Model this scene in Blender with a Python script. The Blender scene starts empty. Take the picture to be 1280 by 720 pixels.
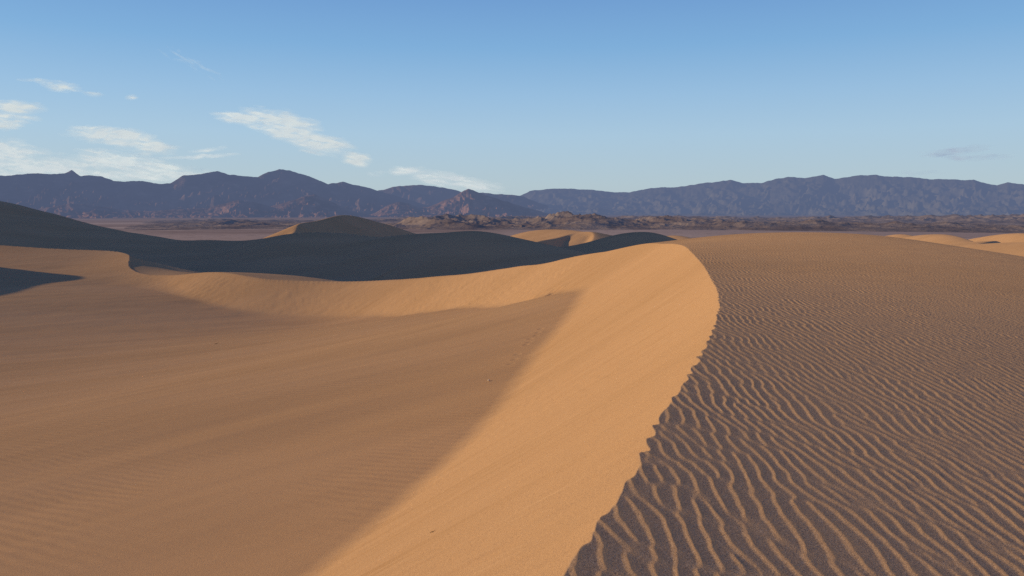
import bpy, math, random
import numpy as np

random.seed(7)
RNG = np.random.default_rng(11)
scene = bpy.context.scene
COL = scene.collection

# ------------------------------------------------------------------ numbers
SUN_EL = math.radians(15.0)
SUN_AZ = math.radians(-78.0)          # from +Y (view direction), negative = to the left
SUN = np.array([math.sin(SUN_AZ) * math.cos(SUN_EL), math.cos(SUN_AZ) * math.cos(SUN_EL), math.sin(SUN_EL)])
PITCH = math.radians(5.6)

# ------------------------------------------------------------------ noise
_P = RNG.permutation(4096)
_G = RNG.normal(size=(4096, 2)); _G /= np.linalg.norm(_G, axis=1)[:, None]

def _hash(i, j):
    return _P[(_P[i & 4095] + j) & 4095]

def perlin(x, y):
    xi = np.floor(x).astype(np.int64); yi = np.floor(y).astype(np.int64)
    fx = x - xi; fy = y - yi
    u = fx * fx * fx * (fx * (fx * 6 - 15) + 10); v = fy * fy * fy * (fy * (fy * 6 - 15) + 10)
    def g(a, b):
        gg = _G[_hash(xi + a, yi + b)]
        return gg[..., 0] * (fx - a) + gg[..., 1] * (fy - b)
    n0 = g(0, 0) * (1 - u) + g(1, 0) * u
    n1 = g(0, 1) * (1 - u) + g(1, 1) * u
    return (n0 * (1 - v) + n1 * v) * 1.4

def fbm(x, y, oct=4, gain=0.5, lac=2.03):
    s = 0; a = 1.0; t = 0
    for k in range(oct):
        s = s + a * perlin(x + 17.3 * k, y - 9.1 * k); t += a
        x = x * lac; y = y * lac; a *= gain
    return s / t

def ridged(x, y, oct=5, gain=0.55, lac=2.05):
    s = 0; a = 1.0; t = 0; w = 1.0
    for k in range(oct):
        n = 1 - np.abs(perlin(x + 31.7 * k, y + 11.9 * k)) * 1.6
        n = np.clip(n, 0, 1) ** 2
        s = s + a * n * w; t += a
        w = np.clip(n * 1.6, 0, 1)
        x = x * lac; y = y * lac; a *= gain
    return s / t

def sstep(a, b, x):
    t = np.clip((x - a) / (b - a), 0, 1)
    return t * t * (3 - 2 * t)

def smax(a, b, k):
    h = np.clip(0.5 + 0.5 * (a - b) / k, 0, 1)
    return b * (1 - h) + a * h + k * h * (1 - h)

def smin(a, b, k):
    return -smax(-a, -b, k)

# thin-plate spline through scattered heights
class TPS:
    def __init__(self, pts, smooth=0.0):
        p = np.array(pts, float); self.xy = p[:, :2] / 50.0; z = p[:, 2]
        n = len(p)
        d = np.linalg.norm(self.xy[:, None] - self.xy[None], axis=2)
        K = np.where(d > 0, d * d * np.log(d + 1e-12), 0) + np.eye(n) * smooth
        A = np.zeros((n + 3, n + 3)); A[:n, :n] = K
        Q = np.c_[np.ones(n), self.xy]; A[:n, n:] = Q; A[n:, :n] = Q.T
        self.w = np.linalg.solve(A, np.r_[z, 0, 0, 0])
    def __call__(self, x, y):
        x = x / 50.0; y = y / 50.0
        out = self.w[-3] + self.w[-2] * x + self.w[-1] * y
        for (px, py), w in zip(self.xy, self.w):
            r2 = (x - px) ** 2 + (y - py) ** 2
            out = out + w * 0.5 * r2 * np.log(r2 + 1e-18)
        return out

def spline(t, v, tt):
    """natural cubic spline"""
    t = np.array(t, float); v = np.array(v, float); n = len(t); h = np.diff(t)
    A = np.zeros((n, n)); b = np.zeros(n); A[0, 0] = A[-1, -1] = 1
    for i in range(1, n - 1):
        A[i, i - 1] = h[i - 1]; A[i, i] = 2 * (h[i - 1] + h[i]); A[i, i + 1] = h[i]
        b[i] = 6 * ((v[i + 1] - v[i]) / h[i] - (v[i] - v[i - 1]) / h[i - 1])
    m = np.linalg.solve(A, b)
    i = np.clip(np.searchsorted(t, tt) - 1, 0, n - 2)
    dx = tt - t[i]; hh = h[i]
    return (v[i] + dx * ((v[i + 1] - v[i]) / hh - hh * (2 * m[i] + m[i + 1]) / 6) + dx * dx * m[i] / 2
            + dx ** 3 * (m[i + 1] - m[i]) / (6 * hh))

def curve3(pts, n):
    p = np.array(pts, float)
    s = np.r_[0, np.cumsum(np.linalg.norm(np.diff(p[:, :2], axis=0), axis=1))]
    ss = np.linspace(0, s[-1], n)
    return np.c_[spline(s, p[:, 0], ss), spline(s, p[:, 1], ss), spline(s, p[:, 2], ss)]

def near_curve(x, y, C, chunk=40000):
    """signed plan distance (positive on the left of the walking direction), height at the foot point, index along"""
    C = C.astype(np.float32); xs = x.ravel().astype(np.float32); ys = y.ravel().astype(np.float32); D = np.empty(xs.size); Z = np.empty(xs.size); S = np.empty(xs.size)
    T = np.gradient(C[:, :2], axis=0); T /= np.linalg.norm(T, axis=1)[:, None]
    step = np.linalg.norm(np.diff(C[:, :2], axis=0), axis=1).mean()
    for a in range(0, xs.size, chunk):
        px = xs[a:a + chunk]; py = ys[a:a + chunk]
        d2 = (px[:, None] - C[None, :, 0]) ** 2 + (py[:, None] - C[None, :, 1]) ** 2
        i = d2.argmin(1)
        vx = px - C[i, 0]; vy = py - C[i, 1]
        al = np.clip((vx * T[i, 0] + vy * T[i, 1]) / step, -0.6, 0.6)
        f = np.clip(i + al, 0, len(C) - 1); j = np.clip(f.astype(int), 0, len(C) - 2); fr = f - j
        cx = C[j, 0] * (1 - fr) + C[j + 1, 0] * fr; cy = C[j, 1] * (1 - fr) + C[j + 1, 1] * fr
        tx = T[j, 0] * (1 - fr) + T[j + 1, 0] * fr; ty = T[j, 1] * (1 - fr) + T[j + 1, 1] * fr
        wx = px - cx; wy = py - cy
        sgn = np.where(tx * wy - ty * wx >= 0, 1.0, -1.0)
        D[a:a + chunk] = sgn * np.hypot(wx, wy)
        Z[a:a + chunk] = C[j, 2] * (1 - fr) + C[j + 1, 2] * fr
        S[a:a + chunk] = f * step
    return D.reshape(x.shape), Z.reshape(x.shape), S.reshape(x.shape)

# ------------------------------------------------------------------ the near ridge
CREST = [(-9.5, -30, -2.6), (-5.2, -16, -1.95), (-1.95, -5, -1.72), (-0.75, 0, -1.70),
         (0.205, 3.58, -1.70), (0.487, 4.2, -1.70), (0.888, 5.41, -1.70), (1.393, 6.9, -1.70), (2.016, 8.72, -1.70),
         (3.095, 12.27, -1.70), (3.85, 15.0, -1.70), (4.84, 19.3, -1.70), (6.22, 27.0, -1.70), (7.7, 35, -1.67), (8.5, 41.7, -1.70),
         (8.05, 50, -2.33), (6.6, 60, -3.2), (4.3, 72, -4.5), (0.85, 85, -6.0), (-3.9, 97, -7.55), (-9.6, 107, -8.86),
         (-16, 115, -10.0), (-23, 121, -10.75), (-30, 125, -11.2), (-38.7, 129, -11.35), (-45.6, 134, -10.9),
         (-53.2, 140, -10.9), (-62, 146.5, -12.0), (-70, 152.5, -12.4), (-77.0, 161, -11.7), (-83.0, 174, -10.4), (-91, 184.5, -10.1),
         (-106, 190, -10.0), (-125, 195, -8.6), (-150, 199, -7.2), (-185, 200, -7)]
NEAR = curve3(CREST, 600)

FLOOR = TPS([(3.9, 48, -4.94), (.6, 60, -7.1), (-6.8, 84, -10.6), (-16, 99, -13.6), (-27, 112, -15.7), (-37, 120, -15.9), (-51, 131, -14.9),
             (-4.6, 4.5, -5.1), (-2.9, 10.6, -5.06), (-2.4, 13.9, -5.1), (-1.4, 17.1, -5.2), (0, 24, -5.3), (.8, 32.5, -5.5), (2.2, 40, -5.35),
             (-9.1, 13.7, -6.3), (-20, 14, -8.0), (-14, 30, -7.7), (-30, 40, -10.6), (-12, 55, -9.2), (-30, 75, -13.2), (-55, 75, -14.6),
             (-50, 100, -15.7), (-75, 105, -15.6), (-72, 128, -14.5), (-92, 150, -13.6), (-84, 163, -12.6), (-66, 140, -14.2), (-120, 165, -12.4),
             (-125, 188, -9.3), (-140, 150, -12.5), (-110, 110, -14.0), (-40, 15, -10.5), (-30, -10, -8.5), (-60, 40, -13),
             (-12, -10, -5.8), (-20, -30, -7), (-70, 0, -12), (-100, 60, -14), (-60, -40, -11)], 0.0008)

wp = [(2.8, 4.2, -1.92), (1.6, 4.2, -1.795), (6, 4, -2.38), (10, 4, -3.1), (6.7, 10, -2.03), (12, 10, -2.88), (10, 20, -1.87), (16, 20, -2.40),
      (22, 20, -3.35), (14, 32, -1.52), (20, 32, -1.85), (25, 32, -2.75), (12.5, 48, -1.54), (17.3, 48, -1.40), (21.5, 44, -1.62), (25.6, 40, -2.68),
      (32, 40, -4.7), (32, 50, -4.9), (12, 60, -2.7), (18, 60, -2.5), (24, 60, -3.5), (30, 60, -5.4), (10, 80, -6.4), (20, 80, -6.2), (35, 80, -8.6),
      (5, 105, -10.6), (20, 105, -10.6), (-5, 125, -13.3), (-10, 160, -17), (10, 140, -15.5), (40, 130, -15), (50, 90, -12), (55, 50, -10.5),
      (50, 20, -9.5), (35, 10, -7.2), (25, 0, -5.6), (3, -8, -2.2), (10, -10, -3.8), (30, -20, -8), (0, -20, -2.6), (-50, 150, -12.05), (-66, 161, -12.55), (-79, 180, -12.8), (-58, 172, -15.5), (-74, 200, -16.2), (-38, 144, -12.0), (-28, 146, -13.6),
      (-45, 160, -14.5), (-88, 205, -15), (-110, 215, -15), (-40, 175, -17), (-130, 222, -15), (0, 190, -18), (80, 60, -15), (70, 130, -18), (-22, 134, -13.2)]
wp += [tuple(p) for p in NEAR[::22]]
WIND = TPS(wp, 0.0)

# ripples: a sum of plane waves with a narrow spread of wave vectors gives wandering crests with forks
RIP_L = 0.106
_k0 = 2 * math.pi / RIP_L
_kn = 70
_kk = _k0 * (1 + RNG.normal(0, 0.080, _kn)); _ka = math.radians(1.0) + RNG.normal(0, math.radians(6.5), _kn); _kp = RNG.uniform(0, 2 * math.pi, _kn)

def ripple_phase(x, y):
    wx = x + 0.075 * perlin(x * 0.9, y * 0.8 + 5) + 0.026 * perlin(x * 2.2, y * 2.6) + 0.008 * perlin(x * 7, y * 7.5)
    re = np.zeros_like(x); im = np.zeros_like(x)
    for k, a, p in zip(_kk, _ka, _kp):
        ph = k * (math.cos(a) * wx + math.sin(a) * y) + p
        re += np.cos(ph); im += np.sin(ph)
    amp = np.clip(np.hypot(re, im) / math.sqrt(_kn) * 1.6, 0, 1) ** 0.7
    return np.arctan2(im, re), amp

def ripple_profile(ph):
    """0..1: steep narrow lee flank towards -x, long stoss flank towards +x"""
    t = (ph / (2 * math.pi)) % 1.0
    lee = 0.29
    up = 0.5 - 0.5 * np.cos(np.pi * np.clip(t / lee, 0, 1))
    q = np.clip((t - lee) / (1 - lee), 0, 1)
    dn = 1 - q ** 0.85 * (1.1 - 0.1 * q) 
    return np.where(t < lee, up, np.clip(dn, 0, 1))

# ------------------------------------------------------------------ the other dunes: crest polyline + two flanks
def ridge(x, y, pts, tl, tr, wl, wr, n=160):
    C = curve3(pts, n)
    D, Z, S = near_curve(x, y, C)
    T = np.where(D > 0, tl, tr); w = np.where(D > 0, wl, wr)
    a = np.abs(D)
    return Z - T * (np.sqrt(a * a + w * w) - w)

DUNES = [
    # key, crest points, slope left of the walking direction, slope right of it, rounding left, rounding right
    ('spur', [(-380, 334, 22), (-250, 336, 9.5), (-210, 330, 2.9), (-194, 325, -1.0), (-177.5, 318, -4.1), (-149, 305, -8.8), (-124, 295, -11.2), (-97, 285, -12.0), (-75, 276, -13.5)], 0.30, 0.21, 10, 14),
    ('caster', [(-388, 220, -14), (-404, 246, 10), (-420, 263, 46), (-438, 284, 100), (-456, 320, 143), (-466, 366, 146), (-468, 410, 116), (-468, 452, 78), (-468, 478, 60), (-469, 505, 20), (-470, 530, -8)], 0.80, 0.64, 4, 3),  # unseen ridge out of view, raised until its shadow covers the dark dunes
    ('lobes', [(-160, 312, -15), (-132, 300, -13.2), (-110, 293, -11.6), (-88, 284, -10.2), (-76, 277, -8.95), (-64.7, 270, -8.3), (-53, 264, -8.8), (-43, 259, -8.95), (-31, 256, -7.9), (-20, 253, -7.4), (-12.5, 250, -7.2), (-4.9, 244, -7.65),
               (2.4, 236, -8.95), (9, 226, -10.6), (14, 214, -12.2), (22, 198, -16)], 0.34, 0.27, 12, 10),
    ('hump', [(6, 252, -15.5), (15.7, 262, -12.7), (26.8, 268, -10.6), (35.3, 272, -8.6), (43.9, 275, -7.6), (49, 276, -8.0), (56, 277, -10.1), (66, 279, -14)], 0.4, 0.20, 4, 9),
    ('peak', [(-112, 360, -16.5), (-109.6, 372, -13.33), (-106.7, 379, -12.45), (-104.4, 386, -10.37), (-104.9, 394, -7.45), (-101.6, 403, -6.22), (-96.9, 412, -4.92), (-89.3, 427, -2.98), (-76.9, 446, -6.22), (-66.2, 458, -10.02), (-56.1, 468, -13.97), (-40, 484, -18)],
     0.40, 0.62, 1.2, 0.6),
    ('shoulder', [(-122, 96, -10), (-126, 115, -6.0), (-130, 132, -2.9), (-134.5, 149, -0.6), (-138, 162, 1.2), (-139.5, 168, 1.9), (-140.2, 171, -0.5), (-140.6, 175, -6)], 0.3, 0.6, 0.6, 0.4),
    ('crescent', [(2, 436, -22.5), (13.6, 450, -18.3), (28, 468, -16.2), (40, 480, -13.7), (45.5, 474, -13.0), (47.0, 458, -15.4), (43.5, 443, -18.4), (36, 430, -22)], 0.2, 0.62, 3, 0.6),
    ('crescent_back', [(46, 470, -14.5), (42, 482, -13.2), (31, 500, -12.5), (14, 522, -13.6), (-2, 536, -18), (-12, 542, -22)], 0.34, 0.4, 3, 3),
    ('mound', [(118, 500, -20.5), (112, 514, -17.6), (106, 528, -17.0), (98, 542, -18.6), (88, 556, -22)], 0.34, 0.4, 5, 3),
    ('low', [(238, 466, -20), (243, 488, -15.8), (243, 508, -15.8), (240, 530, -19.5)], 0.36, 0.55, 5, 2),
    ('broad', [(226, 372, -20), (228, 392, -16.6), (232, 425, -13.5), (235, 450, -13.9), (236, 478, -16.4), (236, 505, -20)], 0.36, 0.55, 9, 1.5),
    ('east', [(272, 392, -19), (280, 422, -14.4), (284, 445, -13.1), (283, 470, -15), (279, 500, -20)], 0.38, 0.55, 5, 1),
    ('fold', [(188, 334, -18), (200, 345, -15), (212, 356, -14.2), (222, 367, -14.4), (235, 382, -17.5)], 0.16, 0.60, 6, 0.8),
    ('flank', [(252, 240, -16), (232, 262, -12.8), (213, 285, -11.6), (195, 305, -12.4), (178, 322, -14.5), (166, 342, -18.5)], 0.38, 0.5, 6, 5),
    ('scraps', [(170, 545, -21.5), (190, 548, -19.4), (200, 540, -20.0), (215, 543, -19.2), (226, 532, -19.8), (240, 536, -18.8), (255, 530, -21.5)], 0.3, 0.34, 2, 2),
]
KEYS = ['near', 'floor'] + [d[0] for d in DUNES] + ['flat']

def terrain(x, y, detail=True, want_trough=False):
    r = np.hypot(x, y)
    flat = -24.6 + 0.5 * fbm(x / 60, y / 60, 3)
    wind = WIND(x, y)
    far = sstep(150, 300, np.hypot((x + 20), (y - 70) * 0.95))
    wind = wind * (1 - far) + flat * far
    D, Z, S = near_curve(x, y, NEAR)
    # how slip-like the lee flank is along the crest
    yy = y
    tanS = 0.655 - 0.36 * sstep(135, 170, -x * 0.55 + y * 0.75)
    tanS = np.where(y < 0, 0.655 - 0.2 * sstep(0, 30, -y), tanS)
    kk = 0.13 + 0.0024 * r + 2.2 * sstep(125, 165, -x * 0.55 + y * 0.75)
    # ---- ripples on the windward back
    trough = np.where(D < 0.6, 0.12, 0.0) * (1 - sstep(40, 70, r)); rip = np.zeros_like(x); notch = np.zeros_like(x)
    slipn = np.zeros_like(x); streak = np.zeros_like(x)
    if detail:
        m = (r < 60) & (D < 0.6)
        ph, am = ripple_phase(x[m], y[m])
        fade = 1 - 0.9 * sstep(44, 60, r[m])
        patch = 0.8 + 0.35 * fbm(x[m] * 0.35, y[m] * 0.25, 2)
        pr = ripple_profile(ph); trough[m] = np.where(D[m] < 0.6, 1 - sstep(0.45, 0.95, pr) * am, 0) * (1 - 0.85 * sstep(7, 28, r[m]))
        rip[m] = (pr * am - 0.45) * 0.0081 * fade * np.clip(patch, 0.6, 1.25) * (1 + 0.35 * sstep(9, 24, r[m]))
        # scalloped brink: the ripple that runs out over the edge pushes it forward
        mm = (r < 60) & (D > -0.8) & (D < 1.6)
        sm_ = S[mm] + 0.55 * fbm(S[mm] * 0.8, S[mm] * 0 + 3, 3)
        saw = (sm_ / 0.50) % 1.0
        saw = np.where(saw < 0.66, sstep(0, 1, saw / 0.66), 1 - sstep(0, 1, (saw - 0.66) / 0.34))
        sz = 0.12 + 1.0 * np.clip(1.6 * fbm(S[mm] * 0.9 + 9, S[mm] * 0, 3) + .4, 0, 1.1)
        notch[mm] = ((saw - 0.5) * 0.072 * sz + 0.06 * fbm(S[mm] * 0.8, S[mm] * 0 + 1, 3)) * np.exp(-np.clip(D[mm], 0, 9) / 0.4) * (1 - 0.65 * sstep(7, 22, r[mm]))
        # avalanche streaks running straight down the slip face
        sm = (D > 0) & (D < 16) & (r < 190)
        s_ = S[sm]; d_ = D[sm]
        warp = s_ - 0.85 * sstep(70, 95, s_) * d_ + 0.05 * d_ * fbm(d_ * 0.25, s_ * 0.05, 2)
        st = 0.5 * fbm(warp * 1.1, d_ * 0.05, 3) + 0.35 * fbm(warp * 4.0, d_ * 0.10 + 4, 3) + 0.28 * fbm(warp * 9.0, d_ * 0.22 + 9, 2) * sstep(45, 15, r[sm])
        slipn[sm] = st * (0.070 + 0.0010 * r[sm]) * sstep(0.05, 1.4, d_)
        streak[sm] = (1.5 * fbm(warp * 1.3 + 5, d_ * 0.07, 4, .6) + 0.9 * fbm(warp * 5.0, d_ * 0.12 + 4, 3, .6) * sstep(140, 50, r[sm])) * sstep(0.0, 0.8, d_)
        q = sm & (r < 40); s_ = S[q] + 0.03 * fbm(D[q] * 0.8, S[q] * 0.3, 2); d_ = D[q]
        pat = np.clip(0.45 + 1.6 * fbm(s_ * 0.5 + 3, d_ * 0.5, 3), 0.1, 1.3)
        slipn[q] += pat * (0.010 * perlin(s_ * 13, d_ * 0.35) + 0.0050 * perlin(s_ * 27, d_ * 0.6 + 7)) * sstep(0.15, 1.0, d_)
        streak[q] += pat * (1.1 * perlin((s_ - 0.12 * d_) * 11, d_ * 0.30) + 0.8 * perlin((s_ - 0.12 * d_) * 24, d_ * 0.5 + 7)) * sstep(40, 16, r[q]) * sstep(0.1, 0.8, d_)
    zs = Z - tanS * (D - notch) + slipn
    lim = np.minimum(wind + rip, zs)
    trough = trough * (1 - sstep(-0.004, 0.012, wind + rip - zs))
    trough = np.where(D > 0.6, 0, trough)
    left = D > 0
    fl = FLOOR(x, y)
    fl = fl + 0.16 * fbm(x * 0.035 + 3, y * 0.035 - x * 0.02, 3)
    if detail:
        bx = x * 0.83 + y * 0.55; by = -x * 0.55 + y * 0.83       # streaks along (0.83, 0.55)
        fl = fl + 0.09 * fbm(by * 0.22, bx * 0.03, 3) + 0.004 * fbm(by * 1.6, bx * 0.22, 3)
    ap = sstep(105, 150, S)
    fl = smax(fl, Z - 4.4 - 2.6 * (1 - np.exp(-np.clip(D - 6.5, 0, 99) / 11)) - 0.03 * D - 6 * (1 - ap) - 5 * (D < 0), 0.9)
    farl = sstep(110, 190, -x + 0.2 * np.abs(y - 90))
    fl = fl * (1 - farl) + (-13 + 0.0 * x) * farl
    leftfade = sstep(-60, -20, y)
    zleft = smax(lim, fl, kk)
    near = np.where(left, np.minimum(zleft, np.where(D < 1.0, np.maximum(lim, fl), 1e9)) if False else zleft, lim)
    isfloor = left & (fl > lim)
    z = near.copy()
    lab = np.where(isfloor, 1, 0)
    lab = np.where((~left) & (far > 0.55), len(KEYS) - 1, lab)
    lab = np.where(r > 480, len(KEYS) - 1, lab)
    m = (r > 110)
    xm = x[m]; ym = y[m]; zm = z[m]; lm = lab[m]
    for k, (key, pts, tl, tr, wl, wr) in enumerate(DUNES):
        p = np.array(pts); b = (xm > p[:, 0].min() - 170) & (xm < p[:, 0].max() + 170) & (ym > p[:, 1].min() - 170) & (ym < p[:, 1].max() + 170)
        if not b.any():
            continue
        h = ridge(xm[b], ym[b], pts, tl, tr, wl, wr)
        if detail:
            h = h + (1.7 * fbm(xm[b] * 0.026, ym[b] * 0.020 + 5, 2) if key in ('lobes', 'spur') else 0.15 * fbm(xm[b] * 0.05, ym[b] * 0.05, 3))
        zz = zm[b]
        lm[b] = np.where(h > zz, k + 2, lm[b])
        zm[b] = smax(h, zz, 2.2 if key in ('spur', 'lobes', 'caster', 'shoulder') else 1.0)
    lm[lm == KEYS.index('crescent_back')] = KEYS.index('crescent')
    z[m] = zm; lab[m] = lm
    if detail:
        z = z + np.where(r > 60, 0.02 * fbm(x * 0.3, y * 0.3, 2), 0)
        # trodden marks and small slumps at the foot of the slip face
        for (tx, ty, tr_, td) in MARKS:
            d2 = (x - tx) ** 2 + (y - ty) ** 2
            q = d2 / (tr_ * tr_)
            z = z - td * np.exp(-q) + 0.25 * td * np.exp(-((np.sqrt(q) - 1.7) ** 2) * 3)
    z = z - 1.2 * sstep(640, 700, r)
    streak = np.where(isfloor, 0, streak) * np.clip(1.0 - (fl - lim) / 0.1, 0, 1)
    return (z, lab, trough, streak) if want_trough else (z, lab)

MARKS = []
for (mx, my) in [(1.35, 36.6), (1.2, 35.6), (1.05, 34.9), (0.85, 34.3), (0.72, 33.4), (0.6, 32.9), (0.25, 30.6), (-0.05, 28.2), (0.15, 29.3)]:
    MARKS.append((mx + random.uniform(-.06, .06), my, 0.12, 0.022))
for k in range(16):
    u = random.random()
    MARKS.append((0.9 + 3.4 * u + random.uniform(-.4, .4), 60.5 - 9 * u + random.uniform(-1.2, 1.2), random.uniform(.2, .45), random.uniform(.04, .1)))

# ------------------------------------------------------------------ materials
def new_mat(name):
    m = bpy.data.materials.new(name); m.use_nodes = True
    nt = m.node_tree; nt.nodes.clear()
    return m, nt

class NT:
    def __init__(self, nt): self.nt = nt
    def n(self, t, **kw):
        nd = self.nt.nodes.new(t)
        for k, v in kw.items():
            if k.startswith('i_'):
                key = k[2:]
                nd.inputs[int(key) if key.isdigit() else key.replace('_', ' ')].default_value = v
            else:
                setattr(nd, k, v)
        return nd
    def l(self, a, b): self.nt.links.new(a, b)
    def math(self, op, a, b=None, c=None, clamp=False):
        nd = self.nt.nodes.new('ShaderNodeMath'); nd.operation = op; nd.use_clamp = clamp
        for i, v in enumerate((a, b, c)):
            if v is None: continue
            if hasattr(v, 'links'): self.l(v, nd.inputs[i])
            else: nd.inputs[i].default_value = v
        return nd.outputs[0]
    def mix(self, f, a, b):
        nd = self.nt.nodes.new('ShaderNodeMix'); nd.data_type = 'RGBA'
        for i, v in ((0, f), (6, a), (7, b)):
            if hasattr(v, 'links'): self.l(v, nd.inputs[i])
            else: nd.inputs[i].default_value = v if i == 0 else (*v, 1)
        return nd.outputs[2]
    def noise(self, vec, scale, detail=3, rough=0.55, dist=0.0):
        nd = self.n('ShaderNodeTexNoise'); nd.inputs['Scale'].default_value = scale; nd.inputs['Detail'].default_value = detail
        nd.inputs['Roughness'].default_value = rough; nd.inputs['Distortion'].default_value = dist
        self.l(vec, nd.inputs['Vector'])
        return nd.outputs['Fac']
    def ramp(self, f, lo, hi, a=0.0, b=1.0):
        nd = self.n('ShaderNodeMapRange'); nd.interpolation_type = 'SMOOTHSTEP'
        self.l(f, nd.inputs[0]); nd.inputs[1].default_value = lo; nd.inputs[2].default_value = hi; nd.inputs[3].default_value = a; nd.inputs[4].default_value = b
        return nd.outputs[0]
    def mapping(self, vec, rot=(0, 0, 0), sc=(1, 1, 1)):
        nd = self.n('ShaderNodeMapping'); nd.inputs['Rotation'].default_value = rot; nd.inputs['Scale'].default_value = sc
        self.l(vec, nd.inputs['Vector'])
        return nd.outputs[0]

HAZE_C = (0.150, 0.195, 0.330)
def haze_glow(N, shader, length, colour=HAZE_C):
    """haze painted into the material as a glow, stronger with distance from the dunes"""
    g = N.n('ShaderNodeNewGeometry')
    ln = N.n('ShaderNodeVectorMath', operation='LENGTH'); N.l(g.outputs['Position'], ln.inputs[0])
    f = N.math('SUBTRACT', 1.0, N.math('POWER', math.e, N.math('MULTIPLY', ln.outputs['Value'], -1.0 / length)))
    em = N.n('ShaderNodeEmission'); em.inputs[0].default_value = (*colour, 1); em.inputs[1].default_value = 1.0  # painted haze: emission in place of light scattered by the air
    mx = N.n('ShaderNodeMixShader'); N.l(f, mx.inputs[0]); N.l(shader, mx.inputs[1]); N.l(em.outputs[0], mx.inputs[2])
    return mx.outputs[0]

def sand_material():
    m, nt = new_mat('dune_sand'); N = NT(nt)
    geo = N.n('ShaderNodeNewGeometry'); P = geo.outputs['Position']
    base = (0.565, 0.352, 0.198)
    n1 = N.noise(N.mapping(P, rot=(0, 0, math.radians(-33)), sc=(.25, 1, 1)), 0.11, 5, .6); n2 = N.noise(P, 900.0, 2, 0.7); n3 = N.noise(P, 9.0, 4, 0.6)
    c = N.mix(N.ramp(n1, .34, .66), base, (0.505, 0.312, 0.172))
    # greyer, darker and more speckled in the ripple hollows; pale and dark single grains
    n4 = N.noise(P, 120.0, 4, 0.85)
    c = N.mix(N.ramp(n4, .52, .66, 0, .75), c, (0.27, 0.18, 0.125))
    c = N.mix(N.ramp(n4, .48, .34, 0, .6), c, (0.66, 0.46, 0.30))
    c = N.mix(N.ramp(n3, .45, .8, 0, .22), c, (0.43, 0.265, 0.16))
    sa = N.n('ShaderNodeAttribute', attribute_name='streak')
    c = N.mix(N.ramp(sa.outputs['Fac'], 0.0, 1.3, 0, .42), c, (0.40, 0.235, 0.118))
    c = N.mix(N.ramp(sa.outputs['Fac'], 0.0, -1.3, 0, .34), c, (0.66, 0.435, 0.26))
    ca = N.n('ShaderNodeAttribute', attribute_name='trough'); cf = ca.outputs['Fac']
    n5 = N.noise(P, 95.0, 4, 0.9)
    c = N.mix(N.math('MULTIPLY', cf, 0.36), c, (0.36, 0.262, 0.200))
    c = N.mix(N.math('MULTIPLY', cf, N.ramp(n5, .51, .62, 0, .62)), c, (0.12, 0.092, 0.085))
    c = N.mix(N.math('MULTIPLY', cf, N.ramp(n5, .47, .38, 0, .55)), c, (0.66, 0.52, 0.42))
    # bump: grains, then faint secondary ripples on the basin floor
    b1 = N.n('ShaderNodeBump'); b1.inputs['Strength'].default_value = 1.0; b1.inputs['Distance'].default_value = 0.0026
    N.l(N.noise(P, 170.0, 4, 0.8), b1.inputs['Height'])
    b2 = N.n('ShaderNodeBump'); b2.inputs['Strength'].default_value = 0.7; b2.inputs['Distance'].default_value = 0.006
    N.l(N.noise(P, 38.0, 4, 0.65), b2.inputs['Height']); N.l(b1.outputs[0], b2.inputs['Normal'])
    # wind lines on the flats: attribute 'flatness' keeps them off the slip face and off the modelled ripples
    at = N.n('ShaderNodeAttribute', attribute_name='flatness')
    wv = N.n('ShaderNodeTexWave', wave_type='BANDS', bands_direction='X', wave_profile='SIN')
    wv.inputs['Scale'].default_value = 1.15; wv.inputs['Distortion'].default_value = 3.0; wv.inputs['Detail'].default_value = 2.0
    wv.inputs['Detail Scale'].default_value = 0.6
    N.l(N.mapping(P, rot=(0, 0, math.radians(-52))), wv.inputs['Vector'])
    b3 = N.n('ShaderNodeBump'); b3.inputs['Distance'].default_value = 0.007
    pt = N.ramp(N.noise(P, 0.12, 3), .42, .62, 0.05, 1.0)
    N.l(N.math('MULTIPLY', N.math('MULTIPLY', at.outputs['Fac'], pt), 0.95), b3.inputs['Strength'])
    N.l(wv.outputs['Fac'], b3.inputs['Height']); N.l(b2.outputs[0], b3.inputs['Normal'])
    d = N.n('ShaderNodeBsdfDiffuse'); d.inputs['Roughness'].default_value = 0.35
    N.l(c, d.inputs['Color']); N.l(b3.outputs[0], d.inputs['Normal'])
    out = N.n('ShaderNodeOutputMaterial')
    N.l(haze_glow(N, d.outputs[0], 16000), out.inputs['Surface'])
    return m

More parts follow.
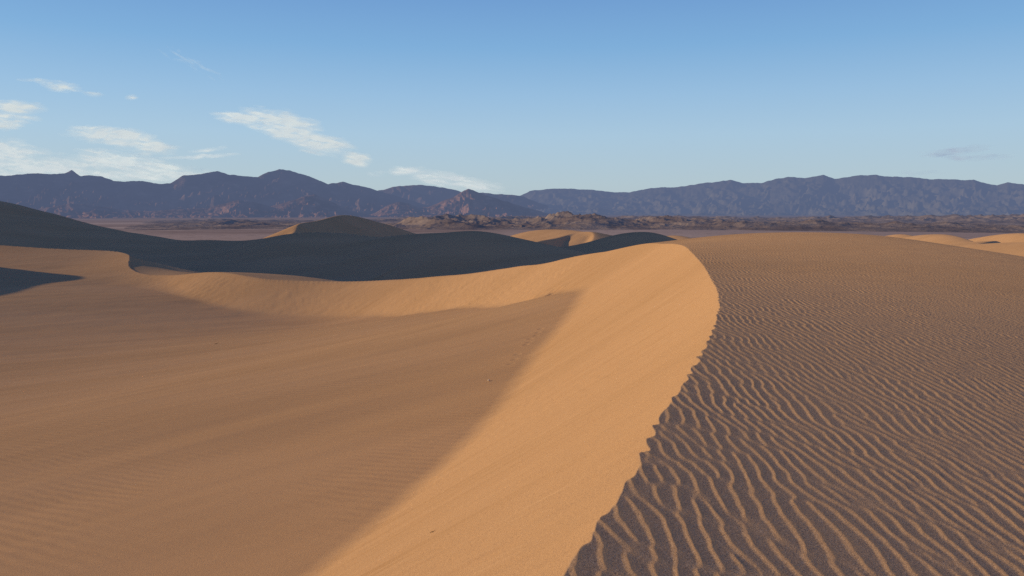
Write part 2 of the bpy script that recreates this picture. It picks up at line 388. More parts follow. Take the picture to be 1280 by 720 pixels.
def desert_material():
    m, nt = new_mat('gravel_desert'); N = NT(nt)
    geo = N.n('ShaderNodeNewGeometry'); P = geo.outputs['Position']
    c = N.mix(N.ramp(N.noise(P, 0.0016, 5, .6), .35, .65), (0.36, 0.285, 0.270), (0.44, 0.355, 0.335))
    c = N.mix(N.ramp(N.noise(N.mapping(P, sc=(.35, 1, 1)), 0.004, 4), .55, .72, 0, .6), c, (0.54, 0.44, 0.38))
    c = N.mix(N.ramp(N.noise(N.mapping(P, sc=(.5, 1, 1)), 0.0011, 5, .65, 1.2), .5, .62, 0, .75), c, (0.23, 0.170, 0.155))
    c = N.mix(N.ramp(N.noise(N.mapping(P, sc=(.12, 1, 1)), 0.012, 4, .6), .60, .70, 0, .7), c, (0.60, 0.50, 0.43))
    sp = N.noise(P, 0.09, 3, .7)
    c = N.mix(N.ramp(sp, .56, .66, 0, .6), c, (0.14, 0.11, 0.095))
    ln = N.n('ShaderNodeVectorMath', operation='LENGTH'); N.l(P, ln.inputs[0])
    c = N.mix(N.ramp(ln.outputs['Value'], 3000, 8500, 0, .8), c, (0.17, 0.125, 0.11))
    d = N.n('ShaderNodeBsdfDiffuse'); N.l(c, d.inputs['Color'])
    b = N.n('ShaderNodeBump'); b.inputs['Distance'].default_value = 1.2; b.inputs['Strength'].default_value = .5
    N.l(N.noise(P, 0.05, 4, .7), b.inputs['Height']); N.l(b.outputs[0], d.inputs['Normal'])
    out = N.n('ShaderNodeOutputMaterial'); N.l(haze_glow(N, d.outputs[0], 16000), out.inputs['Surface'])
    return m

def rock_material(name, c1, c2, c3, sc, length, bump=40.0):
    m, nt = new_mat(name); N = NT(nt)
    geo = N.n('ShaderNodeNewGeometry'); P = geo.outputs['Position']
    c = N.mix(N.ramp(N.noise(P, sc, 6, .62, .6), .38, .62), c1, c2)
    c = N.mix(N.ramp(N.noise(N.mapping(P, sc=(1, 1, 3)), sc * 4, 5, .65), .50, .68, 0, .8), c, c3)
    d = N.n('ShaderNodeBsdfDiffuse'); N.l(c, d.inputs['Color'])
    b = N.n('ShaderNodeBump'); b.inputs['Distance'].default_value = bump; b.inputs['Strength'].default_value = .6
    N.l(N.noise(P, sc * 7, 6, .65), b.inputs['Height']); N.l(b.outputs[0], d.inputs['Normal'])
    out = N.n('ShaderNodeOutputMaterial'); N.l(haze_glow(N, d.outputs[0], length), out.inputs['Surface'])
    return m

def simple_material(name, c, var=0.3, sc=30):
    m, nt = new_mat(name); N = NT(nt)
    geo = N.n('ShaderNodeNewGeometry')
    col = N.mix(N.ramp(N.noise(geo.outputs['Position'], sc, 4), .3, .7), c, tuple(v * (1 - var) for v in c))
    d = N.n('ShaderNodeBsdfDiffuse'); N.l(col, d.inputs['Color'])
    out = N.n('ShaderNodeOutputMaterial'); N.l(d.outputs[0], out.inputs['Surface'])
    return m

# ------------------------------------------------------------------ mesh helpers
def grid_mesh(name, V, faces, mat, attrs=None, smooth=True):
    me = bpy.data.meshes.new(name)
    nv = len(V); nf = len(faces)
    me.vertices.add(nv); me.vertices.foreach_set('co', V.astype(np.float32).ravel())
    me.loops.add(nf * 4); me.loops.foreach_set('vertex_index', faces.astype(np.int32).ravel())
    me.polygons.add(nf); me.polygons.foreach_set('loop_start', np.arange(0, nf * 4, 4, dtype=np.int32))
    if smooth:
        me.polygons.foreach_set('use_smooth', np.ones(nf, dtype=bool))
    for k, a in (attrs or {}).items():
        at = me.attributes.new(k, 'FLOAT', 'POINT'); at.data.foreach_set('value', a.astype(np.float32))
    me.update(calc_edges=True)
    me.materials.append(mat)
    o = bpy.data.objects.new(name, me); COL.objects.link(o)
    return o

def quads(nr, nc):
    i = np.arange(nr - 1)[:, None] * nc + np.arange(nc - 1)[None]
    return np.stack([i, i + 1, i + nc + 1, i + nc], -1).reshape(-1, 4)      # rows outward, columns to the right: face up needs flip below

def subset(V, faces, attrs=None):
    used = np.unique(faces); remap = np.full(len(V), -1, np.int64); remap[used] = np.arange(len(used))
    return V[used], remap[faces], {k: a[used] for k, a in (attrs or {}).items()}

def describe(o, label, cat=None, group=None, kind=None):
    o['label'] = label
    if cat: o['category'] = cat
    if group: o['group'] = group
    if kind: o['kind'] = kind
    return o

# ------------------------------------------------------------------ dune sheet: polar grid, dense where the picture looks
SAND = sand_material()
def ring_steps(r0, r1, k, lo, hi):
    out = [r0]
    while out[-1] < r1: out.append(out[-1] + min(max(out[-1] * k, lo), hi))
    return np.array(out)
AZ = math.radians(2.5)
base_az = np.radians(np.linspace(-37, 37, 1185))
split = int(np.searchsorted(base_az, AZ))
right_az = np.sort(np.r_[base_az[split:], 0.5 * (base_az[split:-1] + base_az[split + 1:])])
around = np.radians(np.r_[np.linspace(37, 296, 120), np.linspace(296, 323, 150)[1:]])
rn = ring_steps(2.4, 62, 0.004, 0.010, 0.07)
if len(rn) % 2 == 0: rn = np.r_[rn, rn[-1] + 0.07]
rf = np.r_[np.geomspace(rn[-1], 140, 170), np.geomspace(140, 520, 520)[1:], np.geomspace(520, 700, 40)[1:]]
ri = np.geomspace(0.25, 2.4, 26)
full_az = np.r_[base_az, around[1:]]
SECTORS = [(ri, full_az), (rn, base_az[:split + 1]), (rn, right_az), (rn[::6] if (len(rn) - 1) % 6 == 0 else np.r_[rn[:-1:6], rn[-1]], around), (rf, full_az)]
Vs, Fs, Ls, Cs, Ks, off = [], [], [], [], [], 0
for rad, ang in SECTORS:
    Rg, Ag = np.meshgrid(rad, ang, indexing='ij')
    X = (Rg * np.sin(Ag)); Y = (Rg * np.cos(Ag))
    Zt = np.empty_like(X); Cg = np.empty_like(X); Kg = np.empty_like(X); L = np.empty(X.shape, int)
    B = max(4, 80000 // len(ang))
    for a in range(0, len(rad), B):
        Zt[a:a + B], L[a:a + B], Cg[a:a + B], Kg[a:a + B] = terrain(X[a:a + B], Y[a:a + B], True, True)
    if ang is right_az:            # the last ring meets a sector with half as many columns: let the extra points lie on its edges
        for Q in (X, Y, Zt): Q[-1, 1:-1:2] = 0.5 * (Q[-1, 0:-2:2] + Q[-1, 2::2])
    Vs.append(np.stack([X, Y, Zt], -1).reshape(-1, 3)); Fs.append(quads(len(rad), len(ang))[:, ::-1] + off); Ls.append(L.ravel()); Cs.append(Cg.ravel()); Ks.append(Kg.ravel())
    off += X.size
Vt = np.concatenate(Vs); faces = np.concatenate(Fs); L = np.concatenate(Ls); trough = np.concatenate(Cs); streak = np.concatenate(Ks)
Lf = L[faces[:, 0]]
flatness = (L == 1).astype(float)
DUNE_LABELS = {
    'near': 'long golden sand ridge with a rippled back and a smooth slip face',
    'floor': 'smooth shaded sand basin below the slip face',
    'spur': 'dark shaded dune flank sloping down from the left edge of the photo',
    'shoulder': 'low sand shoulder at the left that casts a soft shadow into the basin',
    'caster': 'unseen high sand ridge, raised to throw the long shadow over the dark dunes',
    'lobes': 'dark rounded double dune lying in shadow behind the golden ridge',
    'hump': 'low dark hump of sand beside the crescent dune',
    'peak': 'tallest dark dune with a sharp crest and a golden sunlit edge',
    'crescent': 'distant golden crescent dune with a shadow across its slip face',
    'mound': 'small sunlit sand mound just beyond the ridge top',
    'low': 'low pale dune farthest out on the flat behind the rippled slope',
    'broad': 'broad smooth sunlit dune beyond the rippled slope',
    'east': 'sunlit dune crest at the right edge, behind the broad dune',
    'fold': 'small dune with a dark slip face in front of the broad dune',
    'flank': 'nearest of the sunlit dunes beyond the rippled slope',
    'scraps': 'thin broken line of sand heaps at the edge of the gravel plain',
    'flat': 'flat sand between the outer dunes',
}
for k, key in enumerate(KEYS):
    f = faces[Lf == k]
    if not len(f):
        continue
    v, ff, at = subset(Vt, f, {'flatness': flatness, 'trough': trough, 'streak': streak})
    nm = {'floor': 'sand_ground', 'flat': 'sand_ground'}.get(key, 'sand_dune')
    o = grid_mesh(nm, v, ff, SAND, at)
    describe(o, DUNE_LABELS[key], kind='structure')

# ------------------------------------------------------------------ desert floor out to the horizon
def floor_z(x, y):
    r = np.hypot(x, y)
    return -25.0 - 0.0068 * np.clip(r - 600, 0, 9000) + 0.6 * fbm(x / 150, y / 150, 3)

DESERT = desert_material()
fa = np.radians(np.r_[np.linspace(-50, 50, 420), np.linspace(50, 310, 60)[1:]])
fr = np.geomspace(600, 70000, 220)
Rg, Ag = np.meshgrid(fr, fa, indexing='ij'); fx = Rg * np.sin(Ag); fy = Rg * np.cos(Ag)
o = grid_mesh('desert_ground', np.stack([fx, fy, floor_z(fx, fy)], -1).reshape(-1, 3), quads(len(fr), len(fa))[:, ::-1], DESERT)
describe(o, 'flat purple brown gravel plain between the dunes and the mountains', kind='structure')

# ------------------------------------------------------------------ mountains
def ang_of(px):                       # bearing of a column of the photograph, in radians
    return np.arctan((np.asarray(px, float) - 640) / 1000.0)
def tan_el(py):                       # elevation (rise per metre forward) of a row
    return np.tan(np.arctan((360 - np.asarray(py, float)) / 1000.0) - PITCH)

def mountain(name, sky, r_foot, r_top, mat, label, px0, px1, nc, nr, freq, carve, seed, rough=6.5, back=0.35, foot_drop=None, spur=0.0):
    px = np.array([p[0] for p in sky]); py = np.array([p[1] for p in sky])
    cols = np.linspace(px0, px1, nc)
    th = ang_of(cols)
    el = tan_el(np.interp(cols, px, py))
    el = el + rough * 1e-4 * fbm(cols * 0.09 + seed, cols * 0 + seed, 4) * 2.2
    t = np.r_[np.linspace(0, 1, nr), 1 + np.linspace(0, back, 14)[1:]]
    Tg, Hg = np.meshgrid(t, th, indexing='ij')
    ELg = np.broadcast_to(el, Tg.shape)
    wob = 0.10 * fbm(Hg * 9 + seed, Tg * 0 + seed * .3, 3)
    R = r_foot * (1 + 0.10 * fbm(Hg * 7 + seed * 2, Tg * 0 + 1.5, 3)) * (1 - np.clip(Tg, 0, 1)) + r_top * np.clip(Tg, 0, 1) + (Tg - np.clip(Tg, 0, 1)) * (r_top - r_foot) * 2.0
    zf = floor_z(R * np.sin(Hg), R * np.cos(Hg)) - 8
    top = ELg * r_top * np.cos(Hg)
    tc = np.clip(Tg, 0, 1)
    warp = 0.03 * fbm(Hg * 30 + seed, Tg * 2.5, 3)
    v1 = 1 - ridged((Hg + 1.6 * warp + spur * Tg) * freq + seed, Tg * 3.0 + seed, 5, .5)
    v2 = 1 - ridged((Hg + warp * 2 - spur * Tg) * freq * 2.3 + seed, Tg * 7 + seed * 2, 4, .5)
    prof = tc ** 1.25
    env = (4 * tc * (1 - tc)) ** 0.8
    h = prof - carve * env * (0.75 * v1 + 0.35 * v2) * (0.35 + 0.65 * prof) + 0.03 * env * fbm(Hg * freq * 5, Tg * 14, 3)
    Z = zf + np.maximum(h, -0.05) * (top - zf)
    bk = Tg > 1
    Z = np.where(bk, zf + (top - zf) * (1 - (np.clip(Tg - 1, 0, 9) / back) ** 1.2), Z)
    V = np.stack([R * np.sin(Hg), R * np.cos(Hg), Z], -1).reshape(-1, 3)
    o = grid_mesh(name, V, quads(len(t), nc)[:, ::-1], mat)
    describe(o, label, kind='structure')
    return o

ROCK_W = rock_material('brown_mountain_rock', (0.075, 0.052, 0.050), (0.165, 0.108, 0.095), (0.270, 0.170, 0.135), 0.0016, 16000)  # dark brown rock with redder patches
ROCK_F = rock_material('reddish_foothill_rock', (0.090, 0.050, 0.043), (0.260, 0.145, 0.110), (0.400, 0.240, 0.175), 0.0030, 14500, 22)
ROCK_E = rock_material('olive_mountain_rock', (0.070, 0.068, 0.062), (0.125, 0.112, 0.090), (0.150, 0.140, 0.105), 0.0013, 13500)

SKY_L = [(-260, 238), (-160, 226), (-80, 224), (-30, 221), (0, 220), (20, 219), (45, 217), (70, 217.5), (86, 217), (95, 212.5), (105, 220), (120, 219), (132, 221), (146, 226),
         (165, 227), (178, 225.5), (205, 230), (216, 229), (232, 220), (262, 216), (275, 213.5), (290, 218), (310, 220), (325, 221), (338, 215), (352, 211.5),
         (365, 213), (382, 218), (400, 225), (412, 230), (430, 227.5), (445, 231), (460, 234), (476, 239), (500, 246), (540, 258), (580, 268), (620, 276)]
SKY_M = [(420, 262), (450, 244), (478, 237.5), (495, 233), (512, 232), (528, 231), (545, 233), (560, 235.5), (575, 239), (585, 243), (604, 240.5), (622, 243), (640, 243.5),
         (655, 246), (680, 256), (720, 268)]
SKY_R = [(560, 266), (600, 254), (630, 247), (650, 245), (662, 239), (690, 236), (712, 236), (740, 237.5), (765, 240), (786, 240.5), (800, 237), (824, 234), (845, 234), (870, 230), (890, 227.5),
         (911, 225), (925, 228.5), (950, 228.5), (965, 224), (982, 221), (1000, 222.5), (1012, 221), (1026, 219), (1040, 223.5), (1055, 221), (1068, 219), (1090, 218.8), (1112, 221),
         (1130, 221), (1160, 224), (1190, 224.5), (1212, 225), (1228, 229), (1242, 231.5), (1254, 228), (1268, 230), (1280, 231), (1330, 226), (1400, 232), (1500, 240), (1600, 250)]
SKY_C = [(440, 276), (470, 266), (486, 256), (500, 252), (512, 254), (524, 260), (536, 259), (552, 252), (566, 247), (578, 240), (586, 236), (594, 238.5), (606, 244), (620, 248), (640, 254), (662, 261), (690, 268), (720, 275)]
SKY_F = [(-120, 262), (-40, 258), (0, 260), (40, 262), (70, 259), (90, 254), (120, 257), (150, 262), (185, 264), (220, 262), (262, 260), (280, 255), (300, 250), (318, 252), (340, 258),
         (362, 252), (380, 246), (395, 243), (408, 248), (425, 257), (450, 266), (480, 272)]

mountain('mountain', SKY_R, 11500, 15500, ROCK_E, 'long hazy blue mountain range behind the rippled dune', 560, 1600, 1000, 110, 15, .72, 3.3, spur=.30)
mountain('mountain', SKY_M, 11800, 13800, ROCK_W, 'pale low range between the two long mountain ranges', 420, 720, 260, 60, 30, .6, 8.1)
mountain('mountain', SKY_L, 8800, 12200, ROCK_W, 'dark jagged mountain range below the white clouds', -260, 620, 1000, 120, 19, .95, 5.7, spur=-.22)
mountain('hills', SKY_C, 7800, 9300, ROCK_F, 'dark reddish cone hills in front of the gap between ranges', 440, 720, 420, 90, 42, .95, 12.4)
mountain('hills', SKY_F, 7300, 8900, ROCK_F, 'low reddish foothills under the jagged mountain range', -120, 480, 640, 80, 40, 1.0, 21.9)

# ------------------------------------------------------------------ eroded badland hills on the plain
def badlands(label, px0, px1, r0, r1, skyline, seed, mat, nc=800, nr=110):
    cols = np.linspace(px0, px1, nc); th = ang_of(cols)
    rr = np.linspace(0, 1, nr)
    Tg, Hg = np.meshgrid(rr, th, indexing='ij')
    R = r0 + (r1 - r0) * Tg
    x = R * np.sin(Hg); y = R * np.cos(Hg)
    zf = floor_z(x, y) - 1.0
    px = np.array([p[0] for p in skyline]); py = np.array([p[1] for p in skyline])
    el = np.interp(cols, px, py)
    topz = tan_el(el)[None] * y
    H = np.maximum(topz - zf, 0)
    env = np.sin(np.pi * np.clip(Tg, 0, 1)) ** 0.7
    w = 26 * fbm(x / 120, y / 120, 3)
    rd = ridged((x + w) / 230 + seed, (y + w) / 420, 5, .55)
    rd2 = ridged((x - w + .5 * y) / 55 + seed, (y + w) / 150, 3, .6)
    z = zf + H * env * np.clip(0.20 + 0.95 * rd + 0.34 * (rd2 - .5), 0, 1.1)
    edge = sstep(px0, px0 + 40, cols) * (1 - sstep(px1 - 40, px1, cols))
    z = zf - 2 + (z - zf + 2) * edge[None]
    V = np.stack([x, y, z], -1).reshape(-1, 3)
    o = grid_mesh('hills', V, quads(nr, nc)[:, ::-1], mat, smooth=False)
    describe(o, label, kind='structure')

BAD = rock_material('pale_badland_clay', (0.145, 0.108, 0.098), (0.260, 0.205, 0.178), (0.075, 0.056, 0.054), 0.009, 9000, 4)
badlands('pale eroded badland hills with dark gullies in the middle distance', 440, 1330, 1150, 1900,
         [(440, 280), (500, 273), (530, 269), (560, 266), (590, 266), (640, 266), (680, 264.5), (720, 266), (760, 268), (820, 269), (900, 271), (1000, 273), (1100, 275.5), (1200, 277), (1330, 281)], 4.4, BAD, nc=1100)
badlands('scattered low dark gullied mounds on the plain in front of the jagged range', 130, 500, 1250, 2300,
         [(130, 283), (200, 279.5), (260, 276), (310, 275), (360, 277), (420, 274), (470, 275), (500, 279)], 14.9, BAD, nc=500)
badlands('long low line of broken badland hills along the far plain', 160, 1420, 2300, 3600,
         [(160, 276), (260, 273), (380, 274), (480, 272), (560, 270), (700, 269), (850, 269.5), (1000, 270), (1100, 269), (1200, 267.5), (1300, 266), (1420, 267)], 9.7, BAD, nc=1000)

# ------------------------------------------------------------------ clouds
def cloud_material(name, tint=(0.82, 0.95, 1.0)):
    m, nt = new_mat(name); N = NT(nt)
    at = N.n('ShaderNodeAttribute', attribute_name='cover')
    tc = N.n('ShaderNodeTexCoord')
    nz = N.noise(N.mapping(tc.outputs['Object'], rot=(0, math.radians(9), 0), sc=(.22, .22, 1.8)), 0.0052, 8, .66, .5)
    a = N.math('MULTIPLY', at.outputs['Fac'], N.ramp(nz, .30, .66, .62, 1.35), clamp=True)
    d = N.n('ShaderNodeBsdfDiffuse'); d.inputs[0].default_value = (*tint, 1)
    tl = N.n('ShaderNodeBsdfTranslucent'); tl.inputs[0].default_value = (*tint, 1)
    ad = N.n('ShaderNodeMixShader'); ad.inputs[0].default_value = .08; N.l(d.outputs[0], ad.inputs[1]); N.l(tl.outputs[0], ad.inputs[2])
    em = N.n('ShaderNodeEmission'); em.inputs[0].default_value = (0.0, 0.060, 0.125, 1)     # added glow in place of blue skylight scattered inside the ice cloud
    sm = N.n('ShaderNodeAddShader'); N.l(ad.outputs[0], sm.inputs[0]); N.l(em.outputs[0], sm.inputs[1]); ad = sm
    tr = N.n('ShaderNodeBsdfTransparent')
    mx = N.n('ShaderNodeMixShader'); N.l(a, mx.inputs[0]); N.l(tr.outputs[0], mx.inputs[1]); N.l(ad.outputs[0], mx.inputs[2])
    out = N.n('ShaderNodeOutputMaterial'); N.l(mx.outputs[0], out.inputs['Surface'])
    return m

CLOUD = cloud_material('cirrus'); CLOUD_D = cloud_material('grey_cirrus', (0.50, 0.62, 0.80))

def cloud(label, strokes, seed, dist=24000, mat=None, strength=1.0, shear=0.35, group=None, thresh=0.035, wisp=1.0):
    """A thin curtain of ice cloud hanging far off: strokes are (px, py, rx, ry, tilt degrees, weight)."""
    strokes = [(cx, cy, rx * 1.22, ry * 1.28, t_, w_) for (cx, cy, rx, ry, t_, w_) in strokes]
    s = np.array([q[:4] for q in strokes], float)
    x0, x1 = (s[:, 0] - s[:, 2] * 1.7).min(), (s[:, 0] + s[:, 2] * 1.7).max()
    y0, y1 = (s[:, 1] - s[:, 3] * 2.3 - 3).min(), (s[:, 1] + s[:, 3] * 2.3 + 3).max()
    nx = int(np.clip((x1 - x0) * 1.6, 60, 420)); ny = int(np.clip((y1 - y0) * 2.2, 30, 160))
    U, Vv = np.meshgrid(np.linspace(x0, x1, nx), np.linspace(y0, y1, ny))
    wx = U + 7 * fbm(U / 30 + seed, Vv / 12, 3); wy = Vv + 2.6 * fbm(U / 26 - seed, Vv / 9 + 3, 3)
    den = np.zeros_like(U)
    for (cx, cy, rx, ry, tilt, w) in strokes:
        c, s_ = math.cos(math.radians(tilt)), math.sin(math.radians(tilt))
        a = ((wx - cx) * c + (wy - cy) * s_) / rx; b = (-(wx - cx) * s_ + (wy - cy) * c) / ry
        b = np.where(b < 0, b * 1.25, b * 0.9)
        den = np.maximum(den, w * np.exp(-(a * a) * 1.6 - (b * b) * 1.5)) * 1.0 + 0.18 * w * np.exp(-(a * a) * 1.2 - (b * b) * 1.2)
    ca, sa = math.cos(math.radians(strokes[0][4] + 3)), math.sin(math.radians(strokes[0][4] + 3))
    Ua = U * ca + Vv * sa; Va = -U * sa + Vv * ca
    st = fbm(Ua / 36 + seed, Va / 4.6 + seed + 0.7 * fbm(Ua / 20, Va / 7, 2), 3, .42)
    fl = fbm(Ua / 18 + seed, Va / 6.5 - seed, 3, .45)
    body = sstep(0.05, 1.05, den)
    den = body * (0.78 + 0.95 * st + 0.35 * fl) + 0.55 * np.clip(st + 0.3 * fl, 0, 1) * sstep(0.02, 0.4, den)
    den = np.clip(den, 0, 1.0) * strength
    den = den * sstep(0.0, 0.10, den)
    den[0] = den[-1] = 0; den[:, 0] = den[:, -1] = 0
    # geometry: vertical curtain turned about 40 degrees towards the sun, gently billowed
    xc = 0.5 * (x0 + x1); th = float(ang_of(xc)); el = tan_el(Vv)
    rot = math.radians(38)
    base = np.array([math.sin(th), math.cos(th)]) * dist
    along = np.array([math.cos(rot), -math.sin(rot)])               # direction of the curtain in plan
    tx = (U - 640) / 1000.0                                       # solve base + s*along = k*(tx,1)
    # (bx + s ax) = tx (by + s ay)
    s2 = (tx * base[1] - base[0]) / (along[0] - tx * along[1])
    Xw = base[0] + s2 * along[0]; Yw = base[1] + s2 * along[1]
    off = 25 * fbm(U / 40 + seed, Vv / 20, 2)
    Xw = Xw - math.sin(rot) * off; Yw = Yw - math.cos(rot) * off
    Zw = el * Yw
    V = np.stack([Xw, Yw, Zw], -1).reshape(-1, 3)
    q = quads(ny, nx)
    dm = den.ravel()
    keep = dm[q].max(1) > thresh
    # keep only the largest connected patches in one sheet
    v, f, at = subset(V, q[keep], {'cover': np.clip(dm * 1.25, 0, 1)})
    c = v.mean(0)
    o = grid_mesh('cloud', v - c, f, mat or CLOUD, at)
    o.location = c
    describe(o, label, 'cloud', group)
    return o

cloud('large bright lens shaped cloud tapering to a thin tip, above the mountains',
      [(318, 148, 42, 6, 6, .8), (350, 150, 40, 12, 10, 1.1), (372, 158, 24, 15, 25, .9), (400, 176, 36, 11, 12, 1.0), (350, 163, 40, 8, 24, .8)], 1.7)
cloud('small compact white cloud just below the large lens shaped cloud', [(448, 197, 17, 7, 8, .95)], 4.2, dist=18500)
cloud('thin broken streak of cloud low over the pale range, right of the small cloud',
      [(515, 213, 26, 5, 4, .75), (545, 220, 32, 7, 6, .8), (585, 229, 42, 9, 8, .75), (470, 216, 18, 5, 0, .3)], 7.9, dist=31000, strength=.85)
cloud('feathered white cloud hanging over the low cloud bank',
      [(120, 167, 28, 5, 0, .9), (150, 168, 40, 9, 6, 1.1), (185, 180, 36, 9, 8, .9)], 11.3)
cloud('broad pale cloud bank resting on the jagged skyline',
      [(-5, 186, 55, 16, 6, .8), (35, 190, 26, 8, 0, .6), (40, 208, 110, 17, 3, .75), (155, 200, 55, 10, 8, .85), (195, 212, 70, 14, 8, .75), (110, 218, 130, 12, 0, .6)], 15.1, dist=28500, strength=.92, thresh=.05)
cloud('torn cloud cut off by the left edge, above the cloud bank', [(30, 133, 36, 8, 2, .8), (15, 142, 40, 8, 4, .6), (18, 154, 26, 6, -3, .8)], 19.4, dist=20500, strength=.95)
cloud('thin wisp of cloud highest in the sky at the left', [(62, 100, 34, 3.5, 3, .35), (84, 107, 26, 5, 8, .8), (128, 118, 14, 3.5, 4, .55)], 23.6, dist=22000, strength=.8)
cloud('tiny lone puff of cloud right of the highest wisp', [(171, 121, 8, 4, -6, .65)], 25.6, dist=22000, strength=.8)
cloud('narrow straight streak of cloud beside the feathered white cloud', [(262, 187, 24, 3, -6, .7), (255, 195, 48, 2.6, -3, .6)], 29.8, dist=34000, strength=.75)
cloud('flat grey cloud alone above the right mountain range', [(1190, 188, 44, 6, -6, .6), (1215, 196, 46, 4.5, -3, .55)], 33.1, mat=CLOUD_D, strength=.75)
cloud('faint grey veil of cloud touching the crest of the right mountain range', [(1150, 216, 34, 3.5, 0, .45)], 37.1, mat=CLOUD_D, strength=.55)
cloud('very faint slanting veil of thin cloud in the open blue', [(250, 78, 60, 12, 28, .22), (232, 66, 36, 7, 20, .2)], 41.5, strength=.6, thresh=.02)

# ------------------------------------------------------------------ small things lying on the sand and shrubs far out
def ground(x, y):
    z, _ = terrain(np.array([[float(x)]]), np.array([[float(y)]]), True)
    return float(z[0, 0])

import bmesh
def tube_into(bm, pts, rads, n=6):
    rings = []
    for i, p in enumerate(pts):
        p = np.array(p, float)
        t = np.array(pts[min(i + 1, len(pts) - 1)], float) - np.array(pts[max(i - 1, 0)], float); t /= np.linalg.norm(t)
        a = np.cross(t, [0.3, 0.2, 1]); a /= np.linalg.norm(a); b = np.cross(t, a)
        rings.append([bm.verts.new(p + rads[i] * (math.cos(2 * math.pi * k / n) * a + math.sin(2 * math.pi * k / n) * b)) for k in range(n)])
    for u, v in zip(rings[:-1], rings[1:]):
        for k in range(n):
            bm.faces.new((u[k], u[(k + 1) % n], v[(k + 1) % n], v[k]))
    bm.faces.new(rings[0][::-1]); bm.faces.new(rings[-1])

def link(bm, name, mat, loc=(0, 0, 0), parent=None):
    me = bpy.data.meshes.new(name); bm.normal_update(); bm.to_mesh(me); bm.free()
    me.materials.append(mat)
    o = bpy.data.objects.new(name, me); COL.objects.link(o); o.location = loc
    if parent: o.parent = parent
    return o

TWIG = simple_material('dry_dead_wood', (0.060, 0.042, 0.030), .4, 60)
STONE = simple_material('pale_pebble', (0.62, 0.55, 0.46), .15, 20)
LEAF = simple_material('dusty_shrub_leaf', (0.060, 0.062, 0.034), .4, 3)

def twig(label, x, y, length, rz, fork=True):
    bm = bmesh.new()
    h = length / 2
    tube_into(bm, [(-h, 0, .15 * h), (-.4 * h, .10 * h, .22 * h), (.2 * h, .02 * h, .30 * h), (h, .22 * h, .55 * h)], [.075 * h, .10 * h, .085 * h, .03 * h])
    if fork:
        tube_into(bm, [(.15 * h, .02 * h, .28 * h), (.5 * h, -.3 * h, .5 * h), (.7 * h, -.5 * h, .85 * h)], [.06 * h, .045 * h, .02 * h])
    o = link(bm, 'twig', TWIG, (x, y, ground(x, y) - .03 * h)); o.rotation_euler.z = rz
    describe(o, label, 'twig')
twig('small dark twig lying on the golden slip face', -0.80, 7.8, 0.06, 0.5)
twig('dark dry twig lying out on the smooth basin floor', -29.5, 79.0, 0.42, 0.9)
bm = bmesh.new(); bmesh.ops.create_icosphere(bm, subdivisions=3, radius=.04)
for v in bm.verts:
    n = float(perlin(np.array([v.co.x * 14 + 3]), np.array([v.co.y * 14 + v.co.z * 9]))[0]); v.co *= 1 + .28 * n; v.co.z *= .6
for f in bm.faces: f.smooth = True
o = link(bm, 'pebble', STONE, (-.75, 25.4, ground(-.75, 25.4) + .03))
describe(o, 'single pale pebble on the basin floor near the slip face', 'pebble')

def shrub(x, y, size, seed):
    rnd = random.Random(seed)
    root = bpy.data.objects.new('desert_shrub', None); COL.objects.link(root); root.location = (x, y, ground(x, y) - .05)
    bm = bmesh.new(); lf = bmesh.new()
    for k in range(11):
        a = rnd.uniform(0, 6.283); t = rnd.uniform(.25, 1.15); L_ = size * rnd.uniform(.6, 1)
        dx, dy, dz = math.cos(a) * math.sin(t), math.sin(a) * math.sin(t), math.cos(t)
        tip = (dx * L_, dy * L_, dz * L_ * .85)
        tube_into(bm, [(0, 0, 0), (dx * L_ * .5, dy * L_ * .5, dz * L_ * .5), tip], [.035 * size, .022 * size, .008 * size], 5)
        for j in range(26):
            u = rnd.uniform(.35, 1.05)
            c = [tip[i] * u + rnd.gauss(0, .11 * size) for i in range(3)]; c[2] = max(c[2], .02)
            e = [rnd.gauss(0, .055 * size) for _ in range(6)]
            vs = [lf.verts.new((c[0] + e[0], c[1] + e[1], c[2] + e[2])), lf.verts.new((c[0] + e[3], c[1] + e[4], c[2] + e[5])), lf.verts.new((c[0] - e[0], c[1] - e[1], c[2] - e[2])), lf.verts.new((c[0] - e[3], c[1] - e[4], c[2] - e[5]))]
            lf.faces.new(vs)
    link(bm, 'branches', TWIG, parent=root); link(lf, 'foliage', LEAF, parent=root)
    return root
SHRUBS = [(222, 528), (230, 524), (247, 517), (262, 512), (276, 508), (284, 500), (300, 497), (309, 492), (252, 520), (214, 531), (294, 503), (318, 489)]
for i, (sx, sy) in enumerate(SHRUBS):
    describe(shrub(sx, sy, 1.5 + .5 * ((i * 7) % 5) / 5, 100 + i), 'small dark desert shrub on the far edge of the sunlit dunes', 'shrub', 'dark shrubs along the far edge of the sunlit dunes')

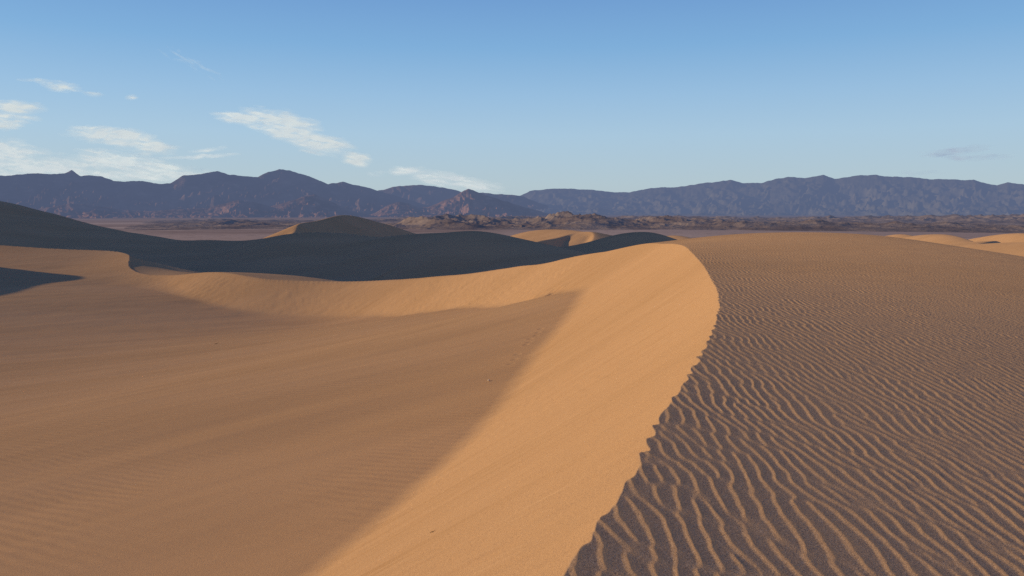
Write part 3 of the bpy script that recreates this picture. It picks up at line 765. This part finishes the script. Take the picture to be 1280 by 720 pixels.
# ------------------------------------------------------------------ sky, sun, camera
w = bpy.data.worlds.new('World'); scene.world = w; w.use_nodes = True
nt = w.node_tree; nt.nodes.clear(); N = NT(nt)
sk = N.n('ShaderNodeTexSky', sky_type='NISHITA'); sk.sun_disc = False
sk.sun_elevation = SUN_EL; sk.sun_rotation = SUN_AZ
sk.altitude = 0; sk.air_density = 1.0; sk.dust_density = 0.6; sk.ozone_density = 2.0
tc = N.n('ShaderNodeTexCoord'); sep = N.n('ShaderNodeSeparateXYZ'); N.l(tc.outputs['Generated'], sep.inputs[0])
cr = N.n('ShaderNodeValToRGB'); N.l(sep.outputs[2], cr.inputs[0])
STOPS = [(0.0, (.455, .550, .60)), (.030, (.450, .575, .645)), (.090, (.395, .575, .735)), (.137, (.315, .520, .745)), (.193, (.212, .430, .710)), (.245, (.166, .350, .655)), (.45, (.040, .104, .330)), (1.0, (.017, .048, .190))]
while len(cr.color_ramp.elements) < len(STOPS): cr.color_ramp.elements.new(0.5)
for e, (p, c) in zip(cr.color_ramp.elements, STOPS): e.position = p; e.color = (*c, 1)
STRENGTH = 0.12
gain = N.n('ShaderNodeVectorMath', operation='SCALE'); gain.inputs['Scale'].default_value = 1 / STRENGTH; N.l(cr.outputs[0], gain.inputs[0])
bg = N.n('ShaderNodeBackground'); bg.inputs[1].default_value = STRENGTH
out = N.n('ShaderNodeOutputWorld'); N.l(N.mix(0.94, sk.outputs[0], gain.outputs[0]), bg.inputs[0]); N.l(bg.outputs[0], out.inputs[0])

sd = bpy.data.lights.new('sun', 'SUN'); sd.energy = 5.0; sd.angle = math.radians(0.6); sd.color = (1.0, 0.73, 0.355)
so = bpy.data.objects.new('sun', sd); COL.objects.link(so)
from mathutils import Vector
so.rotation_euler = Vector(SUN).to_track_quat('Z', 'Y').to_euler()
so.location = (-60, 0, 60)

cd = bpy.data.cameras.new('camera'); cd.sensor_width = 36; cd.lens = 36 * 1000 / 1280; cd.clip_start = 0.05; cd.clip_end = 120000
co = bpy.data.objects.new('camera', cd); COL.objects.link(co)
co.location = (0, 0, 0); co.rotation_euler = (math.radians(90) - PITCH, 0, 0)
scene.camera = co
scene.view_settings.view_transform = 'Standard'; scene.view_settings.look = 'None'; scene.view_settings.exposure = 0
scene.cycles.use_denoising = False; scene.cycles.max_bounces = 6; scene.cycles.diffuse_bounces = 3; scene.cycles.transparent_max_bounces = 12
